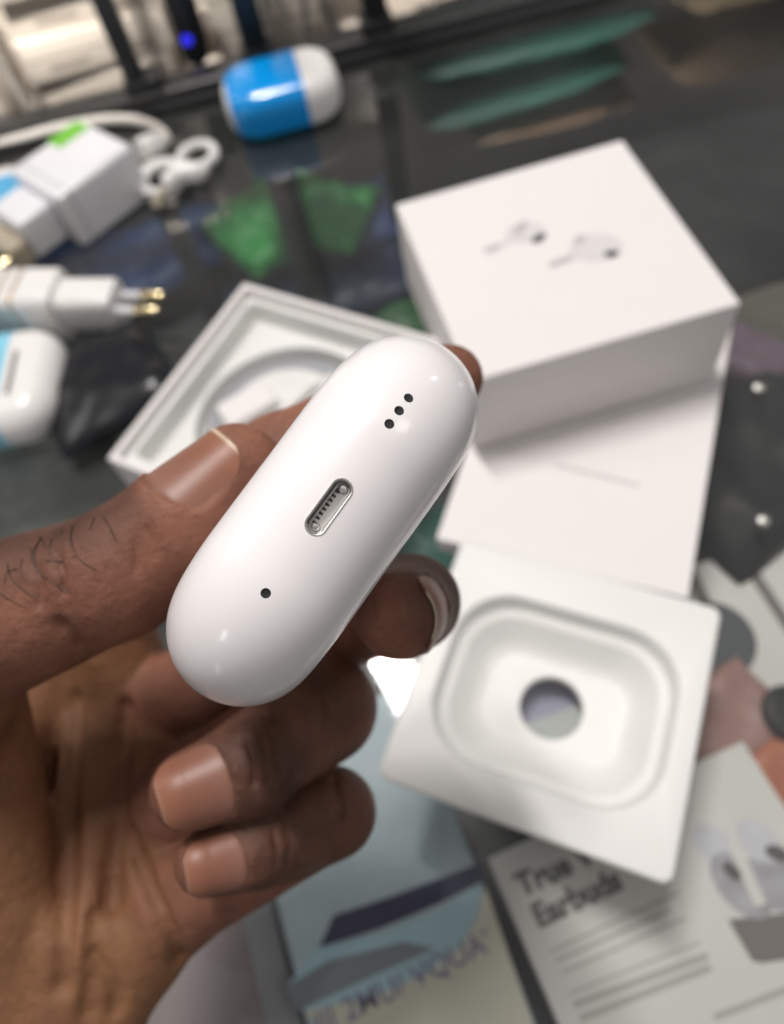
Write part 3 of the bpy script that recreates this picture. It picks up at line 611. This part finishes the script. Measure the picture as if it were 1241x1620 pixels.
def slab(cs, mg):
    c = np.array(cs); lo = (c[:, :3]-c[:, 3:]).min(0)-mg; hi = (c[:, :3]+c[:, 3:]).max(0)+mg
    i0 = np.clip(((lo-LO)/VX).astype(int), 0, (NX, NY, NZ)); i1 = np.clip(((hi-LO)/VX).astype(int)+1, 0, (NX, NY, NZ))
    sl = tuple(slice(a, bb) for a, bb in zip(i0, i1))
    return sl, (ax[0][sl[0]][:, None, None], ax[1][sl[1]][None, :, None], ax[2][sl[2]][None, None, :])
def cone(g, a, c):
    a = np.float32(a); c = np.float32(c); ba = c[:3]-a[:3]; L2 = float(ba@ba)+1e-9
    x, y, z = g[0]-a[0], g[1]-a[1], g[2]-a[2]
    t = np.clip((x*ba[0]+y*ba[1]+z*ba[2])/L2, 0, 1)
    return np.sqrt((x-t*ba[0])**2+(y-t*ba[1])**2+(z-t*ba[2])**2)-(a[3]+(c[3]-a[3])*t)
def smin(a, c, k):
    h = np.clip(.5+.5*(c-a)/k, 0, 1); return c+(a-c)*h-k*h*(1-h)
def chain(cs, k=.25, mg=1.2):
    sl, g = slab(cs, mg); d = None
    for p, q in zip(cs[:-1], cs[1:]):
        e = cone(g, p, q); d = e if d is None else smin(d, e, k)
    return sl, d
D = np.full((NX, NY, NZ), 3.0, np.float32); PW = np.full((NX, NY, NZ), 3.0, np.float32)
for cs in PALM:
    sl, d = chain(cs, .4); PW[sl] = smin(PW[sl], d, .34)
D[:] = PW
FING = np.full((NX, NY, NZ), 3.0, np.float32)
NAILS = {}
def unit(v): return v/np.linalg.norm(v)
def outline_half(s_, half):                # half angle of the nail along its length
    s_ = np.asarray(s_, float); o = np.ones_like(s_)
    a = np.clip((.34-s_)/.34, 0, 1); o = o*np.sqrt(np.maximum(0, 1-a**2.6))
    c = np.clip((s_-.64)/.40, 0, 1); o = o*np.maximum(0, 1-c**2.6)**.5
    return half*o
def nail_frame(fin, dors, back, fwd, half, grow=.015, dome=1.35):
    cs = CH_[fin]; a, c = np.array(cs[-2]), np.array(cs[-1]); axs = unit(c[:3]-a[:3]); d = np.array(dors, float); d = unit(d-axs*(d@axs)); sd = np.cross(axs, d)
    L = np.linalg.norm(c[:3]-a[:3])
    def rad(u):
        u = np.asarray(u, float); r0 = c[3]+(a[3]-c[3])*np.clip(-u, 0, L)/L
        return r0*np.sqrt(np.maximum(.05, 1-(np.maximum(u, 0)/(dome*c[3]))**2))+grow
    return dict(c=c[:3], axs=axs, d=d, sd=sd, rad=rad, back=back, fwd=fwd, half=half)
NAILS['thumb'] = nail_frame('thumb', (-.48, -.50, -.72), 1.25, .22, R(60), .0, 1.2)
NAILS['middle'] = nail_frame('middle', (1, -.12, .05), .40, .56, R(54), .0, 1.7)
NAILS['ring'] = nail_frame('ring', (-.05, -.22, -1), .72, .56, R(64), .01, 1.25)
NAILS['pinky'] = nail_frame('pinky', (.05, -.1, -1), .60, .46, R(60), .01, 1.25)
for f, cs in CH_.items():
    sl, d = chain(cs, .22, 1.4)
    if f in NAILS:                         # nail bed sunk into the finger, fold of skin round it
        n = NAILS[f]; _, g = slab(cs, 1.4)
        x, y, z = g[0]-n['c'][0], g[1]-n['c'][1], g[2]-n['c'][2]
        u = x*n['axs'][0]+y*n['axs'][1]+z*n['axs'][2]; p = x*n['d'][0]+y*n['d'][1]+z*n['d'][2]; q = x*n['sd'][0]+y*n['sd'][1]+z*n['sd'][2]
        rho = np.sqrt(p*p+q*q); th = np.arctan2(q, p); s_ = (u+n['back'])/(n['back']+n['fwd'])
        hw = outline_half(np.clip(s_, 0.0, 1.0), n['half'])
        e = np.maximum((np.abs(th)-hw)*np.maximum(rho, .2), np.maximum(-u-n['back'], u-n['fwd']))   # signed distance to the outline, about
        near = (np.abs(rho-n['rad'](u)) < .45)
        w = np.clip(.5-e/.05, 0, 1)*near; w = w*w*(3-2*w)
        fold = .055*np.exp(-((e-.06)/.075)**2)*near*np.clip((n['fwd']-.25-u)/.3, 0, 1)
        d = (d-fold)*(1-w)+(rho-(n['rad'](u)-.018))*w
        d = d.astype(np.float32)
    FING[sl] = smin(FING[sl], d, .045)
D = smin(FING, PW, .16)
# finger roots melt into the palm
for f, cs in CH_.items():
    a, c = np.array(cs[0]), np.array(cs[1]); root = [tuple(a), tuple(a*.45+c*.55)]
    sl, d = chain(root, .2); D[sl] = smin(D[sl], np.maximum(d, -3), .02)
# creases
def crease(pts, depth, k=.12, r=.05):
    cs = [C3(px, py, dd, r) for px, py, dd in pts]; sl, g = slab(cs, .6); e_ = None
    for p, q in zip(cs[:-1], cs[1:]):
        t_ = cone(g, p, q); e_ = t_ if e_ is None else np.minimum(e_, t_)
    cur = D[sl]; D[sl] = -smin(-cur, e_-depth+.0, k)
def surf_crease(pix, depth=.04, k=.10, d0=10.6, d1=18.5):   # march along sight lines to the skin, then cut a groove
    pts = []; dense = []
    for (x0, y0), (x1, y1) in zip(pix[:-1], pix[1:]):
        k_ = max(2, int(math.hypot(x1-x0, y1-y0)/11)); dense += [(x0+(x1-x0)*q/k_, y0+(y1-y0)*q/k_) for q in range(k_)]
    for px, py in dense+[pix[-1]]:
        for dd in np.arange(d0, d1, .03):
            p = cam_pt(px, py, dd); i = ((p-LO)/VX).astype(int)
            if (i >= 0).all() and (i < (NX, NY, NZ)).all() and D[tuple(i)] < 0:
                if not pts or abs(dd-pts[-1][2]) < .35: pts.append((px, py, dd))
                break
    if len(pts) > 1: crease(pts, depth, k)
surf_crease([(96, 985), (108, 1000), (120, 1012), (132, 1022), (146, 1030)], .03, .16)
surf_crease([(122, 1110), (114, 1190), (110, 1330), (104, 1440), (98, 1560)], .13, .26)
surf_crease([(200, 1120), (194, 1200), (191, 1290), (180, 1370), (176, 1430)], .13, .26)
surf_crease([(206, 1320), (235, 1395), (262, 1462), (288, 1520)], .12, .2)
surf_crease([(150, 1450), (142, 1520), (138, 1600)], .01, .3)
for cz in ([(392, 1172), (402, 1205), (404, 1240)], [(408, 1150), (420, 1190), (424, 1235)], [(432, 1318), (440, 1350), (436, 1385)], [(500, 1080), (516, 1130), (514, 1180)], [(528, 1235), (540, 1280), (536, 1320)], [(232, 838), (240, 860), (238, 882)], [(216, 850), (222, 876), (218, 902)], [(60, 900), (66, 930), (64, 956)], [(95, 880), (102, 910), (100, 940)]):
    surf_crease(cz, .006, .06)
surf_crease([(424, 1135), (440, 1190), (448, 1245)], .01, .14)
surf_crease([(455, 1305), (461, 1340), (455, 1380)], .01, .14)
surf_crease([(150, 1510), (185, 1565), (185, 1600)], .03, .25)
# the case presses into the pads
RM = np.array([[.5786, -.8098, .0991], [-.8074, -.5858, -.0735], [.1175, -.0375, -.9924]], np.float32); TC = np.array([-.982, .1035, 11.1866], np.float32)
gx, gy, gz = ax[0][:, None, None]-TC[0], ax[1][None, :, None]-TC[1], ax[2][None, None, :]-TC[2]
lx = gx*RM[0, 0]+gy*RM[1, 0]+gz*RM[2, 0]; ly = gx*RM[0, 1]+gy*RM[1, 1]+gz*RM[2, 1]; lz = gx*RM[0, 2]+gy*RM[1, 2]+gz*RM[2, 2]
r_ = CT/2; ri = CR-r_
qx = np.abs(lx)-(CW/2-CR); qz = np.abs(lz)-(CH/2-CR)
d2 = np.maximum(np.sqrt(np.maximum(qx, 0)**2+np.maximum(qz, 0)**2)+np.minimum(np.maximum(qx, qz), 0)-ri, 0)
CASE = np.sqrt(d2*d2+ly*ly)-r_
D = np.maximum(D, .01-CASE)
del lx, ly, lz, qx, qz, d2, CASE
# surface nets
B8 = D < 0
cnt = np.zeros((NX-1, NY-1, NZ-1), np.int8)
for i in (0, 1):
    for j in (0, 1):
        for k in (0, 1): cnt += B8[i:NX-1+i, j:NY-1+j, k:NZ-1+k]
act = (cnt > 0) & (cnt < 8); idx = np.argwhere(act); vid = np.full(act.shape, -1, np.int32); vid[act] = np.arange(len(idx))
acc = np.zeros((len(idx), 3)); num = np.zeros(len(idx))
cor = [(i, j, k) for i in (0, 1) for j in (0, 1) for k in (0, 1)]
for a in cor:
    for axn in range(3):
        if a[axn]: continue
        c = list(a); c[axn] = 1
        va = D[idx[:, 0]+a[0], idx[:, 1]+a[1], idx[:, 2]+a[2]]; vb = D[idx[:, 0]+c[0], idx[:, 1]+c[1], idx[:, 2]+c[2]]
        m_ = (va < 0) != (vb < 0); t_ = np.where(m_, va/(va-vb+1e-12), 0)
        p = np.tile(np.array(a, float), (len(idx), 1)); p[:, axn] += t_; acc[m_] += p[m_]; num[m_] += 1
VV = LO+VX*(idx+acc/num[:, None])
FQ = []
for axn in range(3):
    o1, o2 = [(1, 2), (2, 0), (0, 1)][axn]
    s0 = [slice(None)]*3; s1 = [slice(None)]*3; s0[axn] = slice(0, -1); s1[axn] = slice(1, None)
    diff = B8[tuple(s0)] != B8[tuple(s1)]; E_ = np.argwhere(diff); E_ = E_[(E_[:, o1] > 0) & (E_[:, o2] > 0) & (E_[:, o1] < act.shape[o1]) & (E_[:, o2] < act.shape[o2])]
    e1 = np.zeros(3, int); e1[o1] = 1; e2 = np.zeros(3, int); e2[o2] = 1
    q = np.stack([vid[tuple((E_-e1-e2).T)], vid[tuple((E_-e2).T)], vid[tuple(E_.T)], vid[tuple((E_-e1).T)]], 1)
    inside = B8[tuple(E_.T)]; q[~inside] = q[~inside][:, ::-1]; FQ.append(q)
FQ = np.concatenate(FQ); FQ = FQ[(FQ >= 0).all(1)]
gi = np.clip(((VV-LO)/VX+.5).astype(int), 0, (NX-1, NY-1, NZ-1))
wpal = np.clip(.5+(FING[tuple(gi.T)]-PW[tuple(gi.T)])/.5, 0, 1)
for cs in (CH_['pinky'],):
    a, c = np.array(cs[0][:3]), np.array(cs[1][:3]); t_ = np.clip(((VV-a)@(c-a))/((c-a)@(c-a)), 0, 1); dd = np.linalg.norm(VV-a-t_[:, None]*(c-a), axis=1)
    wpal = np.maximum(wpal, np.clip(1.6-dd, 0, 1)*np.clip(1-t_*2.2, 0, 1))
# where the darker back-of-hand skin runs; curled fingers also carry painted shade
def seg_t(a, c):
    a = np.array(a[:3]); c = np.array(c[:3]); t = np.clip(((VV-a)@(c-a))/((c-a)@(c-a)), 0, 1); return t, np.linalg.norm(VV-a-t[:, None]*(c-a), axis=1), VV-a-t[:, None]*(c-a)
wdor_shade = np.zeros(len(VV))
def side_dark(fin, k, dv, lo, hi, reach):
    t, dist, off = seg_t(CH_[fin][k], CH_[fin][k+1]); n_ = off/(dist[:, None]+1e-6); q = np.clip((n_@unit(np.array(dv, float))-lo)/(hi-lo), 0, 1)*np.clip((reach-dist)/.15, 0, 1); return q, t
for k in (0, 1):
    q, t = side_dark('thumb', k, (-.35, -.93, -.1), .1, .85, 1.75); wdor_shade = np.maximum(wdor_shade, q*(1-.75*t if k else 1))
q, t = side_dark('middle', 2, (1, -.35, .1), -.1, .6, 1.15); wdor_shade = np.maximum(wdor_shade, q)
q, t = side_dark('middle', 1, (1, -.35, .1), -.9, .0, 1.3); wdor_shade = np.maximum(wdor_shade, q*t)
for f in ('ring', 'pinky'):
    q, t = side_dark(f, 1, (1, 0, 0), -.9, .2, 1.35); wdor_shade = np.maximum(wdor_shade, q*np.clip(t*2-.5, 0, 1))
    q, t = side_dark(f, 2, (0, 0, -1), -.6, .2, 1.2); wdor_shade = np.maximum(wdor_shade, q*np.clip(1.15-t*1.1, 0, 1))
for f in ('ring', 'pinky'):  # whole curled fingers darkened: back skin tone plus shade put into the colour
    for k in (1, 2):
        t, dist, off = seg_t(CH_[f][k], CH_[f][k+1]); wdor_shade = np.maximum(wdor_shade, .78*np.clip((1.25-dist)/.15, 0, 1)*np.clip(1.6-t if k == 2 else 1, 0, 1))
# light smoothing of the voxel steps
NB = np.concatenate([FQ[:, [0, 1]], FQ[:, [1, 2]], FQ[:, [2, 3]], FQ[:, [3, 0]]])
for it in range(3):
    s_ = np.zeros_like(VV); n_ = np.zeros(len(VV)); np.add.at(s_, NB[:, 0], VV[NB[:, 1]]); np.add.at(n_, NB[:, 0], 1)
    np.add.at(s_, NB[:, 1], VV[NB[:, 0]]); np.add.at(n_, NB[:, 1], 1); VV = VV*.45+.55*s_/n_[:, None]
    wn = np.zeros(len(VV)); np.add.at(wn, NB[:, 0], wpal[NB[:, 1]]); np.add.at(wn, NB[:, 1], wpal[NB[:, 0]]); wpal = wn/n_
    wn = np.zeros(len(VV)); np.add.at(wn, NB[:, 0], wdor_shade[NB[:, 1]]); np.add.at(wn, NB[:, 1], wdor_shade[NB[:, 0]]); wdor_shade = wn/n_
HAND_O = np.array([-3.0, 7.0, 12.0])
def to_hand(P): return (np.asarray(P) @ M.T+np.array([0, 0, CAM_H])-HAND_O)*S
me = bpy.data.meshes.new('hand'); me.from_pydata(to_hand(VV).tolist(), [], FQ.tolist()); me.shade_smooth()
at_ = me.attributes.new('palmar', 'FLOAT', 'POINT'); at_.data.foreach_set('value', wpal.astype(np.float32))
hand = bpy.data.objects.new('hand', me); COL.objects.link(hand); hand.location = Vector(HAND_O)*S
at_ = me.attributes.new('dorsal_shade', 'FLOAT', 'POINT'); at_.data.foreach_set('value', wdor_shade.astype(np.float32))
tag(hand, 'left hand pinching the glossy white case, two fingers curled back to the palm', 'hand')
del D, FING, PW, B8

m_skin = bpy.data.materials.new('skin'); m_skin.use_nodes = True; nt = m_skin.node_tree; N = nt.nodes; L = nt.links; bs = N['Principled BSDF']
tc = N.new('ShaderNodeTexCoord'); at2 = N.new('ShaderNodeAttribute'); at2.attribute_name = 'palmar'
def rgbmix(a, c, fac, blend='MIX'):
    x = N.new('ShaderNodeMix'); x.data_type = 'RGBA'; x.blend_type = blend
    for s_, v in (('A', a), ('B', c)):
        if isinstance(v, tuple): x.inputs[s_].default_value = (*v, 1)
        else: L.new(v, x.inputs[s_])
    if isinstance(fac, float): x.inputs['Factor'].default_value = fac
    else: L.new(fac, x.inputs['Factor'])
    return x.outputs['Result']
def noi(scale, detail=5, rough=.6):
    x = N.new('ShaderNodeTexNoise'); x.inputs['Scale'].default_value = scale; x.inputs['Detail'].default_value = detail; x.inputs['Roughness'].default_value = rough; L.new(tc.outputs['Object'], x.inputs['Vector']); return x.outputs['Fac']
def rng(v, a, c, lo=0., hi=1.):
    x = N.new('ShaderNodeMapRange'); x.inputs['From Min'].default_value = a; x.inputs['From Max'].default_value = c; x.inputs['To Min'].default_value = lo; x.inputs['To Max'].default_value = hi; L.new(v, x.inputs['Value']); return x.outputs['Result']
dors = rgbmix((.185, .078, .050), (.28, .120, .076), rng(noi(90), .35, .65))
palmc = rgbmix((.185, .083, .041), (.265, .128, .062), rng(noi(70), .35, .65))
at4 = N.new('ShaderNodeAttribute'); at4.attribute_name = 'dorsal_shade'
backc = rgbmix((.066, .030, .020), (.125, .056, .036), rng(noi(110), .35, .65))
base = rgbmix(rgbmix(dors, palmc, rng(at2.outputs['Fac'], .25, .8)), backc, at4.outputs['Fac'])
mott = rgbmix(base, (.26, .085, .06), rng(noi(260), .55, .75, 0, .2))
fine = rgbmix(mott, (.09, .038, .024), rng(noi(900, 3), .58, .72, 0, .45))
L.new(fine, bs.inputs['Base Color'])
bs.inputs['Roughness'].default_value = .56; bs.inputs['Specular IOR Level'].default_value = .3
bs.inputs['Subsurface Weight'].default_value = .12; bs.inputs['Subsurface Radius'].default_value = (.003, .0011, .0006); bs.inputs['Subsurface Scale'].default_value = .6
vo = N.new('ShaderNodeTexVoronoi'); vo.feature = 'DISTANCE_TO_EDGE'; vo.inputs['Scale'].default_value = 900; L.new(tc.outputs['Object'], vo.inputs['Vector'])
b1 = N.new('ShaderNodeBump'); b1.inputs['Strength'].default_value = .4; b1.inputs['Distance'].default_value = .0002; L.new(vo.outputs['Distance'], b1.inputs['Height'])
b2 = N.new('ShaderNodeBump'); b2.inputs['Strength'].default_value = .8; b2.inputs['Distance'].default_value = .0009; L.new(noi(240, 6, .65), b2.inputs['Height']); L.new(b1.outputs['Normal'], b2.inputs['Normal'])
L.new(b2.outputs['Normal'], bs.inputs['Normal'])
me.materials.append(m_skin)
# nails
def nail_mat(edge, e0=.945, k=1.0):
    global nt, N, L, tc
    m = bpy.data.materials.new('nail'); m.use_nodes = True; nt = m.node_tree; N = nt.nodes; L = nt.links; bs = N['Principled BSDF']
    tc = N.new('ShaderNodeTexCoord'); a3 = N.new('ShaderNodeAttribute'); a3.attribute_name = 'along'
    cr = N.new('ShaderNodeValToRGB'); el = cr.color_ramp.elements
    el[0].position = 0; el[0].color = (.21, .10, .068, 1); el[1].position = 1; el[1].color = (*edge, 1)
    for p_, c_ in ((.12, (.265, .130, .095)), (.30, (.25, .115, .080)), (.70, (.255, .108, .068)), (e0, (.29, .125, .075)), (e0+.02, edge)):
        x = el.new(p_); x.color = (*[v*k for v in c_], 1)
    L.new(a3.outputs['Fac'], cr.inputs[0])
    L.new(rgbmix(cr.outputs['Color'], (.25, .10, .065), rng(noi(300), .5, .75, 0, .3)), bs.inputs['Base Color'])
    bs.inputs['Roughness'].default_value = .4; bs.inputs['Specular IOR Level'].default_value = .35; bs.inputs['Coat Weight'].default_value = .0; bs.inputs['Coat Roughness'].default_value = .2
    bs.inputs['Subsurface Weight'].default_value = .1; bs.inputs['Subsurface Radius'].default_value = (.002, .001, .0006); bs.inputs['Subsurface Scale'].default_value = .5
    return m
m_nail_white, m_nail_plain = nail_mat((.58, .46, .33)), nail_mat((.31, .155, .105))
m_nail_shaded = nail_mat((.50, .42, .32), .972, .8)  # middle nail: its shadow is put into a darker colour
for f, n in NAILS.items():
    ns, nt_ = 26, 17; P = np.zeros((ns, nt_, 3)); NR = np.zeros((ns, nt_, 3))
    for i in range(ns):
        s_ = .004+.982*i/(ns-1); u = -n['back']+(n['back']+n['fwd'])*s_; hw = float(outline_half(s_, n['half'])); r_n = float(n['rad'](u))
        for jj in range(nt_):
            th = hw*(jj/(nt_-1)*2-1); NR[i, jj] = n['d']*math.cos(th)+n['sd']*math.sin(th)
            edge = min(1, (1-abs(jj/(nt_-1)*2-1))*4, i/2.5) if i < ns*.7 else 1
            P[i, jj] = n['c']+n['axs']*u+NR[i, jj]*(r_n-.012*(1-edge))
    top = P+NR*.006; bot = P-NR*.03
    vs = np.concatenate([top.reshape(-1, 3), bot.reshape(-1, 3)]); n0 = ns*nt_; fs = []
    I = lambda i, j, s_: s_*n0+i*nt_+j
    for i in range(ns-1):
        for j in range(nt_-1):
            fs.append((I(i, j, 0), I(i, j+1, 0), I(i+1, j+1, 0), I(i+1, j, 0))); fs.append((I(i, j, 1), I(i+1, j, 1), I(i+1, j+1, 1), I(i, j+1, 1)))
    for i in range(ns-1):
        fs.append((I(i, 0, 0), I(i+1, 0, 0), I(i+1, 0, 1), I(i, 0, 1))); fs.append((I(i+1, nt_-1, 0), I(i, nt_-1, 0), I(i, nt_-1, 1), I(i+1, nt_-1, 1)))
    for j in range(nt_-1):
        fs.append((I(0, j+1, 0), I(0, j, 0), I(0, j, 1), I(0, j+1, 1))); fs.append((I(ns-1, j, 0), I(ns-1, j+1, 0), I(ns-1, j+1, 1), I(ns-1, j, 1)))
    nm_ = bpy.data.meshes.new('nail'); nm_.from_pydata(to_hand(vs).tolist(), [], fs)
    bmx = bmesh.new(); bmx.from_mesh(nm_); bmesh.ops.recalc_face_normals(bmx, faces=bmx.faces); bmx.to_mesh(nm_); bmx.free()
    nm_.shade_smooth(); nm_.set_sharp_from_angle(angle=R(50))
    av = nm_.attributes.new('along', 'FLOAT', 'POINT'); al = np.repeat(np.arange(ns)/(ns-1), nt_); av.data.foreach_set('value', np.concatenate([al, al]).astype(np.float32))
    o = bpy.data.objects.new('nail', nm_); COL.objects.link(o); o.parent = hand; nm_.materials.append(m_nail_white if f == 'thumb' else m_nail_shaded if f == 'middle' else m_nail_plain)
# hairs on the back of the thumb
m_hair = pm('hair', (.022, .013, .009), .5)
from mathutils.bvhtree import BVHTree
bvh = BVHTree.FromPolygons([Vector(v) for v in VV], FQ.tolist())
def skin_hit(px, py):
    d = cam_pt(px, py, 1.0); h = bvh.ray_cast(Vector((0, 0, 0)), Vector(d).normalized())
    return (np.array(h[0]), np.array(h[1])) if h[0] is not None else None
HAIRS = [[(116, 832), (114, 856), (124, 880), (140, 894), (156, 903)], [(164, 818), (176, 836), (184, 858)], [(66, 850), (55, 878), (66, 905), (92, 926), (114, 938)], [(50, 868), (50, 890)], [(12, 893), (20, 915), (46, 938), (76, 948)],
         [(0, 938), (22, 950), (44, 961)], [(100, 838), (97, 846)], [(150, 820), (143, 838)], [(66, 850), (72, 866)], [(74, 888), (96, 890), (120, 881)], [(28, 900), (14, 906), (8, 924)], [(84, 852), (80, 872), (86, 890)], [(36, 884), (34, 906), (44, 924)]]
b = new()
for hp in HAIRS:
    pts = []
    for i, q in enumerate(hp):
        h = skin_hit(*q)
        if h is None: continue
        lift = .015+.03*math.sin(math.pi*i/(len(hp)-1)); n_ = h[1] if h[1][2] < 0 else -h[1]
        pts.append(h[0]+n_*lift)
    if len(pts) < 2: continue
    sp = spline(pts, 6); sp = [M @ p_+np.array([0, 0, CAM_H])-HAND_O for p_ in sp]
    tube(b, sp, [(.006+.005*((len(hp)*7+hp[0][0]) % 3)/2)*(1-.65*i/len(sp)) for i in range(len(sp))], 6)
mesh('hair', b, m_hair, hand)
